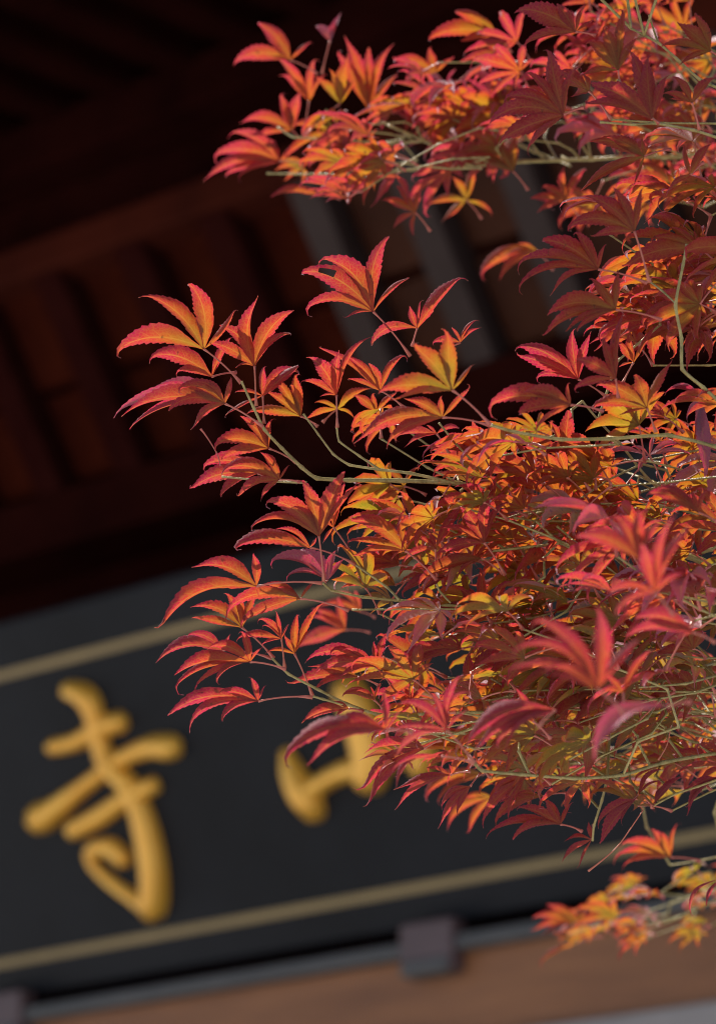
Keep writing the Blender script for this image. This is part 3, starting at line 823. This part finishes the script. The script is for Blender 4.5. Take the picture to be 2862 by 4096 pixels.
for a_ in [
    (850, 270, [(280, 340, .1, .15), (490, 100, .1, .17), (720, 190, .03, .12), (560, 340, .03)], .22),
    (360, 580, [(0, 500, .12, .13), (310, 380, .02, .2), (520, 460, .04, .13), (130, 660, .08)], .3),
    (440, 690, [(220, 540, .03, .1), (530, 550, .02, .1), (600, 820, .05)], .7),
    (220, 1010, [(40, 900, .05, .16), (210, 740, .02, .15), (390, 670, .03, .12), (60, 760, .04)], .55),
    (850, 790, [(650, 560, .05, .18), (830, 550, .02, .18), (1060, 580, .04, .13)], .75),
    (980, 1370, [(700, 1310, .08, .13), (800, 1110, .04, .16), (1000, 1090, .02, .17), (640, 1240, .04)], .2),
    (610, 1600, [(680, 1330, .05, .2), (500, 1420, .04, .2), (300, 1640, .05, .16), (420, 1770, .05), (820, 1720, .05)], .15),
    (1400, 1600, [(1210, 1480, .05, .17), (1390, 1330, .02, .19), (1570, 1340, .06, .13), (1120, 1590, .05), (1180, 1700, .06)], .45),
    (960, 470, [(550, 520, .1, .12), (700, 340, .08, .14), (880, 300, .02)], .4),
    (200, 1700, [(-60, 1600, .08), (40, 1480, .05), (250, 1500, .04), (30, 1830, .1), (190, 1890, .08)], .4),
    (1180, 2010, [(700, 2240, .14, .14), (900, 2060, .06, .13), (1010, 1950, .03), (880, 2230, .1)], .18),
]:
    T('I', .58 + random.uniform(-.08, .1), a_[0], a_[1], a_[2], (a_[0] + 120, a_[1] + 150), a_[3] + .12, up=a_[3] >= .7)

# ------------------------------------------------------------------ branches read off the photograph
BR = []
def branch(pts, depth0, depth1, r0, r1, tr=True, name='branch', mat=None):
    """pixels from the thick end to the tip; radii in photograph pixels"""
    n = len(pts)
    P = []
    for i, (x, y) in enumerate(pts):
        k = i / (n - 1)
        P.append((*at(x, y, FOCUS + depth0 + (depth1 - depth0) * k), (r0 + (r1 - r0) * k) * .82 * FOCUS / FPX))
    if tr:   # run back to the stem
        p = V(P[0][:3]); p1 = V(P[1][:3])
        d = (p - p1).normalized()
        zj = p.z - .25 + random.uniform(-.1, .1)
        j = V((TRUNK.x + .05 * (zj - 2), TRUNK.y, zj))
        q = p + d * .25
        r = P[0][3]
        P = [(*j, r * 1.9), (*(j.lerp(q, .55) + ZV * .08), r * 1.6), (*q, r * 1.2)] + P
    C = catmull(P, 6)
    for i_ in range(len(C)):
        a_, k_ = min(i_ // 6, len(P) - 2), (i_ - 6 * min(i_ // 6, len(P) - 2)) / 6
        C[i_] = tuple(c * .4 + (x * (1 - k_) + y * k_) * .6 for c, x, y in zip(C[i_], P[a_], P[a_ + 1]))
    path = [V(c[:3]) for c in C]
    rad = []
    for i, c in enumerate(C):
        r = max(c[3], .0007)
        if i % 6 == 0 and i > 0: r *= 1.3          # swollen nodes
        rad.append(r)
    for p_ in path: p_ += V((noise.noise(p_ * 9), noise.noise(p_ * 9 + V((7, 0, 0))), noise.noise(p_ * 9 + V((0, 9, 0))))) * .0015
    vs, fs = tube(path, rad, 8)
    m = mat or (M_bark if r0 > 16 else M_twig)
    o = obj(name, vs, fs, m, tree, path[0], smooth=True)
    BR.extend(path)
    return o

B = branch
B([(2980, 2310), (2800, 2245), (2640, 2190), (2445, 2115), (2240, 2060), (2130, 2018), (1990, 1975), (1835, 1937), (1600, 1926), (1400, 1922), (1270, 1912), (1210, 1868), (1130, 1790), (1062, 1716), (1020, 1630), (970, 1525)], .05, 0, 16, 5.5)
B([(1835, 1937), (1640, 1897), (1520, 1882), (1400, 1862), (1335, 1818), (1275, 1738), (1215, 1655)], 0, .02, 8, 4, False)
B([(1520, 1882), (1440, 1828), (1358, 1768), (1348, 1712)], 0, .0, 6, 3.5, False)
B([(1230, 1928), (1080, 1922), (890, 1905)], 0, .02, 7, 4, False)
B([(2980, 1815), (2862, 1785), (2670, 1740), (2435, 1757), (2245, 1760), (2060, 1730), (1962, 1702)], -.08, -.13, 9, 7)
B([(2960, 1690), (2870, 1602), (2810, 1550), (2725, 1478), (2720, 1355), (2695, 1222), (2725, 1060), (2740, 980)], -.1, -.1, 9, 6)
B([(2695, 1215), (2640, 1165), (2590, 1128)], -.1, -.08, 5, 4, False)
B([(2990, 2170), (2860, 2195), (2680, 2245), (2500, 2302), (2350, 2357), (2200, 2402), (2000, 2432), (1780, 2421), (1595, 2405), (1450, 2390), (1325, 2360), (1290, 2330)], .06, 0, 12, 5)
B([(1595, 2402), (1545, 2350), (1425, 2260)], 0, .02, 7, 5, False)
B([(1960, 2432), (1745, 2438), (1560, 2440), (1405, 2441)], 0, .02, 5, 4, False)
B([(1800, 2412), (1755, 2365), (1742, 2335)], 0, 0, 5, 5, False)
B([(2990, 2610), (2860, 2655), (2650, 2725), (2535, 2755), (2310, 2820), (2100, 2848), (1830, 2850), (1620, 2860), (1510, 2858), (1385, 2817), (1270, 2760), (1152, 2697), (1085, 2632)], .04, 0, 12, 5.5)
B([(1370, 2818), (1290, 2798), (1250, 2786)], 0, 0, 5, 6, False)
B([(2990, 2980), (2880, 3012), (2660, 3055), (2490, 3100), (2300, 3112), (2090, 3095), (1930, 3080), (1895, 3052)], .12, -.15, 10, 7)
B([(2425, 3108), (2402, 3200), (2370, 3300), (2365, 3360)], .1, .12, 7, 5, False)
B([(2990, 585), (2700, 625), (2510, 625), (2360, 636), (2090, 645), (1860, 640), (1700, 566), (1560, 505), (1520, 485)], .5, .62, 15, 7)
B([(2090, 648), (1860, 666), (1660, 680), (1420, 696), (1265, 700), (1065, 694)], .55, .62, 9, 6, False)
B([(1700, 566), (1560, 576), (1320, 560), (1170, 550), (1110, 510)], .58, .62, 8, 6, False)
B([(1370, 535), (1350, 500), (1300, 440)], .62, .62, 5, 5, False)
B([(2980, 585), (2880, 555), (2770, 520), (2625, 494), (2530, 500), (2400, 492)], -.05, -.12, 8, 5)
B([(2625, 490), (2530, 392), (2470, 322)], -.1, -.12, 6, 5, False)
B([(2980, 400), (2800, 320), (2705, 235), (2630, 170), (2520, 112)], -.05, -.08, 7, 5)
B([(2700, 230), (2630, 170), (2595, 60)], -.05, -.02, 4, 4, False)
B([(2000, 1955), (1930, 1890), (1890, 1850), (1820, 1778), (1752, 1695)], .02, 0, 6, 4.5, False)
B([(2980, 2090), (2670, 1972), (2590, 1916), (2475, 1770), (2400, 1690), (2325, 1600)], .05, .02, 8, 5)
B([(2600, 1925), (2555, 1900), (2545, 1935)], .03, .03, 4, 4, False)
B([(2420, 2100), (2290, 2085), (2145, 2085), (2050, 2070)], .03, 0, 6, 4, False)
B([(2140, 2085), (2200, 2140), (2240, 2175), (2300, 2200)], .0, 0, 6, 5, False)
B([(2240, 2175), (2100, 2190), (1950, 2205)], .02, .02, 7, 7, False)
B([(2540, 2360), (2380, 2230), (2300, 2170), (2225, 2105)], .02, 0, 5, 5, False)
B([(2990, 3520), (2850, 3560), (2600, 3640), (2380, 3700), (2250, 3745)], 1.05, 1.15, 3.5, 2.5)
B([(2990, 3400), (2800, 3440), (2680, 3460)], .6, .62, 4, 3)
B([(2990, 3080), (2900, 3110), (2790, 3150), (2700, 3180), (2610, 3228)], .08, .08, 6, 5)

# dead, leafless stalks
for pts in ([(882, 1865), (870, 1820), (845, 1775), (818, 1735), (802, 1715)], [(2570, 3240), (2480, 3370), (2420, 3430), (2350, 3485)],
            [(2365, 2800), (2330, 2900), (2312, 2972)], [(2682, 2900), (2665, 2980), (2630, 3040)]):
    P = catmull([(*at(x, y, FOCUS + .03),) for x, y in pts], 5)
    path = [V(p) for p in P]
    vs, fs = tube(path, [.00045 + .0007 * (k / len(path)) ** 5 for k in range(len(path))], 5)
    obj('dry_stalk', vs, fs, M_stalk, tree, path[0], smooth=True)

# trunk
zs = [0, .4, 1.0, 1.7, 2.4, 3.0, 3.6]
path = [V((TRUNK.x + .05 * (z - 2) + .03 * math.sin(z * 2), TRUNK.y + .02 * math.cos(z * 3), z)) for z in zs]
C = catmull([(*p, .085 - .016 * z) for p, z in zip(path, zs)], 5)
vs, fs = tube([V(c[:3]) for c in C], [c[3] * (1.25 if c[2] < .1 else 1) for c in C], 12)
obj('trunk', vs, fs, M_bark, tree, V((TRUNK.x, TRUNK.y, 0)), smooth=True)

# ------------------------------------------------------------------ twigs that fill the crown
def inpoly(x, y, poly):
    r = False
    j = len(poly) - 1
    for i in range(len(poly)):
        xi, yi = poly[i]; xj, yj = poly[j]
        if (yi > y) != (yj > y) and x < (xj - xi) * (y - yi) / (yj - yi) + xi: r = not r
        j = i
    return r
CLEAR = [(1990, 1590, 120), (1660, 1805, 120), (2185, 1215, 140), (2590, 1880, 110), (1900, 1480, 120), (1790, 1000, 120), (1400, 2560, 110), (1800, 2700, 70), (2050, 1330, 120), (2500, 1500, 60), (2230, 640, 90), (2390, 640, 80), (1640, 545, 80), (2450, 640, 60)]
TW = []
def gleaf(base, ydir, Nn, L, pig, foot, nl=None, out=None):
    """a free leaf: seven or five drooping lobes about ydir"""
    Nn = (Nn - ydir * Nn.dot(ydir)).normalized()
    X = ydir.cross(Nn)
    Lf = Leaf(); Lf.lobes = []
    droop = random.uniform(.05, .32)
    wl = random.uniform(.10, .165)
    L = L * random.choice((.72, .9, 1, 1, 1.08))
    sets = [(0, 1.0), (34, .93), (-34, .93), (68, .70), (-68, .70)] + ([(108, .38), (-108, .38)] if random.random() < .6 else [])
    cup = random.uniform(-.05, .25)
    for an, ll in sets:
        an = math.radians(an + random.uniform(-6, 6)); l = L * ll * random.uniform(.88, 1.1)
        d = ydir * math.cos(an) + X * math.sin(an) + Nn * (cup * (1 - .4 * random.random()))
        d.normalize()
        tip = base + d * l - (ZV * .6 + Nn * .4) * (droop * l)
        c = base + d * (l * .62) + Nn * (.06 * l)
        Lf.lobes.append((base, c, tip, wl * random.uniform(.88, 1.12)))
    Lf.base = base; Lf.N = Nn; Lf.pig = pig; Lf.stalk = foot
    x, y, d = pix(base)
    Lf.px = (x, y); Lf.size = L / d; Lf.fold = .6
    return Lf

def region(poly, dr, ntw, pigr, Lr=(.042, .058), lim=None, ang=0, lean=None, nodes=(2, 3), maxd=.13):
    lim = lim or poly
    made = 0
    tries = 0
    while made < ntw and tries < ntw * 30:
        tries += 1
        xs = [p[0] for p in poly]; ys = [p[1] for p in poly]
        x, y = random.uniform(min(xs), max(xs)), random.uniform(min(ys), max(ys))
        if not inpoly(x, y, poly): continue
        d = FOCUS + random.uniform(*dr)
        s = at(x, y, d)
        th = math.radians(180 + ang + random.uniform(-35, 35))
        dirv = campt((math.cos(th), math.sin(th) * .8 + .05, random.uniform(-.35, .35))).normalized()
        k = random.randint(*nodes)
        step = random.uniform(.028, .042)
        pts = [s]
        dd = dirv.copy()
        batch = []
        last = 0
        for i in range(k):
            dd = (dd + campt((0, random.uniform(-.18, .12), random.uniform(-.1, .1)))).normalized()
            q = pts[-1] + dd * step
            pts.append(q)
            side = dd.cross(ZV).normalized()
            rot = random.uniform(-.5, .5) + (math.pi / 2 if i % 2 else 0)
            for sg in (1, -1):
                if random.random() < .12: continue
                out_ = (side * math.cos(rot) + dd.cross(side) * math.sin(rot)) * sg
                pd = (out_ * .9 + dd * .7 + ZV * .25).normalized()
                pl = random.uniform(.018, .042)
                bpt = q + pd * pl
                fl = V((pd.x, pd.y, pd.z)) * .6 + dirv * .7 + ZV * random.uniform(-.25, .15)
                Nn = campt((random.uniform(-.5, .5), random.uniform(.5, .95), random.uniform(-.8, .05))).normalized()
                if random.random() < .12: Nn = campt((random.uniform(-.4, .4), .75, random.uniform(.1, .6))).normalized()
                fl = (fl - Nn * fl.dot(Nn))
                if fl.length < .05: fl = dirv
                fl.normalize()
                L = random.uniform(*Lr)
                lf = gleaf(bpt, fl, Nn, L, random.uniform(*pigr), q)
                px, py = lf.px
                ok = inpoly(px, py, lim)
                for (l0, l1, l2, _) in lf.lobes:
                    tx, ty, td = pix(l2)
                    if not inpoly(tx, ty, lim): ok = False
                    for (cx, cy, cr_) in CLEAR:
                        if math.hypot((tx + px) / 2 - cx, (ty + py) / 2 - cy) < cr_ * .8 or math.hypot(px - cx, py - cy) < cr_: ok = False
                if ok:
                    batch.append(lf); last = i + 1
        if not batch: continue
        near = min(BR, key=lambda p: (p - s).length_squared + (9 if (s - p).dot(dirv) < .02 else 0))
        if (near - s).length > maxd: continue
        made += 1
        LEAVES.extend(batch)
        if (near - s).length > .004:
            pts = pts[:last + 1]
            m1 = near.lerp(s, .35) + ZV * .003
            m2 = near.lerp(s, .7) - dirv * min(.02, (near - s).length * .2)
            pts = [near, m1, m2] + pts
        path = []
        for p_, q_ in zip(pts, pts[1:]):
            path += [p_.lerp(q_, f_) for f_ in (0, .08, .5, .92)]
        path.append(pts[-1])
        n_ = len(path)
        vs, fs = tube(path, [(.00105 - .0004 * (i / n_)) * (1.5 if i % 4 == 0 and i else 1) for i in range(n_)], 5)
        TW.append((vs, fs, path[0]))

EDGE = [(1230, 330), (1400, 160), (1560, 140), (1720, 200), (1800, 40), (1850, -200), (3300, -200), (3300, 1600), (2500, 1500), (2050, 1130), (1620, 1080), (1640, 880), (1500, 860), (1150, 800), (1020, 640)]
region([(1500, 300), (1850, 120), (1950, -60), (3250, -60), (3250, 850), (2300, 860), (1700, 760), (1400, 640)], (.40, .85), 32, (.25, .75), (.042, .056), EDGE)
region([(2300, -50), (3250, -50), (3250, 1500), (2650, 1500), (2450, 1100), (2350, 500)], (-.16, .15), 11, (.25, .55), (.044, .06), [(2080, -300), (3400, -300), (3400, 1650), (2380, 1500), (2150, 1150), (2080, 700)])
MID = [(1330, 1880), (1420, 1560), (1650, 1620), (1900, 1640), (2250, 1530), (3300, 1480), (3300, 3100), (2250, 3330), (1780, 3250), (1560, 3000), (1350, 2800), (1300, 2500), (1250, 2150)]
region([(1600, 1760), (1950, 1720), (2300, 1640), (3250, 1600), (3250, 2150), (2100, 2150), (1650, 2050)], (-.05, .35), 25, (.08, .5), (.042, .058), MID)
region([(1500, 2050), (2000, 2050), (3250, 2050), (3250, 2950), (2000, 2950), (1650, 2800), (1500, 2550)], (-.08, .5), 50, (-.08, .5), (.04, .056), MID)
region([(1750, 2850), (3250, 2800), (3250, 3120), (2500, 3150), (2000, 3080)], (.05, .6), 22, (.05, .6), (.04, .056), MID)
region([(2750, 1150), (3250, 1150), (3250, 1650), (2780, 1650)], (-.08, .15), 5, (.2, .6), (.044, .056), [(2560, 900), (3500, 900), (3500, 1800), (2600, 1800)], maxd=.2)
region([(1720, 2880), (1950, 2880), (1950, 3080), (1780, 3080)], (-.02, .12), 6, (.2, .7), (.042, .054), [(1440, 2700), (2200, 2700), (2200, 3330), (1600, 3300), (1440, 3120)], maxd=.2)
region([(2250, 2150), (3200, 2150), (3200, 2950), (2350, 2900)], (-.42, -.15), 3, (.5, .85), (.044, .056), [(2050, 1900), (3400, 1900), (3400, 3200), (2100, 3150)])
LOW = [(2130, 3720), (2300, 3480), (2600, 3250), (3400, 3100), (3400, 3900), (2700, 3830), (2130, 3950)]
region([(2350, 3600), (2650, 3500), (3300, 3400), (3300, 3620), (2500, 3740)], (.85, 1.3), 12, (-.15, .4), (.034, .046), LOW, maxd=.22, nodes=(1, 2))
# the crown goes on above and to the right of the picture
NVIS = len(LEAVES)
HI = [(-3000, -9000), (9000, -9000), (9000, -215), (-3000, -215)]
B([(4000, -400), (3400, -480), (2800, -520), (2200, -560), (1700, -600), (1400, -560)], .0, .05, 14, 5)
B([(4000, -700), (3400, -950), (2800, -950), (2200, -980), (1700, -960)], .1, .2, 14, 5)
region([(1500, -700), (3400, -700), (3400, -260), (1550, -260)], (-.15, .12), 46, (.2, .6), (.048, .062), HI, nodes=(3, 4), maxd=.2)
region([(1500, -1200), (3400, -1200), (3400, -650), (1500, -650)], (-.05, .3), 36, (.2, .6), (.048, .062), HI, nodes=(3, 4), maxd=.2)
region([(3250, -200), (4300, -200), (4300, 3400), (3250, 3400)], (-.25, .7), 26, (.2, .6), (.046, .06), [(2960, -9000), (9000, -9000), (9000, 9000), (2960, 9000)], nodes=(3, 4), maxd=.15)

for vs, fs, o0 in TW:
    obj('twig', vs, fs, M_twig, tree, o0, smooth=True)

# ------------------------------------------------------------------ leaves: the 300 that show largest are parts, the rest one mass
def vis(lf):
    x, y = lf.px
    return -40 < x < 2920 and -40 < y < 4140
order = sorted(range(len(LEAVES)), key=lambda i: (not vis(LEAVES[i]), -LEAVES[i].size - (1 if i < 145 else 0)))
single = set(order[:300])
GM, PM = ([], [], []), []
GS = ([], [])
def stalk_geo(lf):
    p0, p1 = lf.stalk, lf.base
    path = stalk_path(p0, p1, .18)
    n_ = len(path)
    return tube(path, [.0016 if i == 0 else .00105 if i == 1 else .00062 + (.0004 if i == n_ - 1 else 0) for i in range(n_)], 5)
for i, lf in enumerate(LEAVES):
    if i in single:
        G = ([], [], [])
        for q, (b, c, t, hw) in enumerate(lf.lobes):
            lobe_geo(b, c, t, lf.N, hw, G, NSEG, lf.fold, hole=lf.hole[1] if lf.hole and lf.hole[0] == q else None)
        me = finish_mesh('leaf', G, [lf.pig] * len(G[0]), M_leaf, lf.base)
        o = bpy.data.objects.new('leaf', me)
        sc.collection.objects.link(o)
        o.location = lf.base
        par(o, tree)
        if lf.stalk is not None:
            vs, fs = stalk_geo(lf)
            obj('leaf_stalk', vs, fs, M_stalk, o, lf.base, smooth=True)
    else:
        n0 = len(GM[0])
        for (b, c, t, hw) in lf.lobes:
            lobe_geo(b, c, t, lf.N, hw, GM, 9, lf.fold)
        PM.extend([lf.pig] * (len(GM[0]) - n0))
        if lf.stalk is not None:
            vs, fs = stalk_geo(lf)
            k = len(GS[0])
            GS[0].extend(vs); GS[1].extend([tuple(q + k for q in f) for f in fs])
me = finish_mesh('foliage', GM, PM, M_leaf, TRUNK)
o = bpy.data.objects.new('foliage', me)
sc.collection.objects.link(o)
o.location = TRUNK
par(o, tree)
o['kind'] = 'stuff'
o = obj('foliage_stalks', GS[0], GS[1], M_stalk, tree, TRUNK, smooth=True)
o['kind'] = 'stuff'
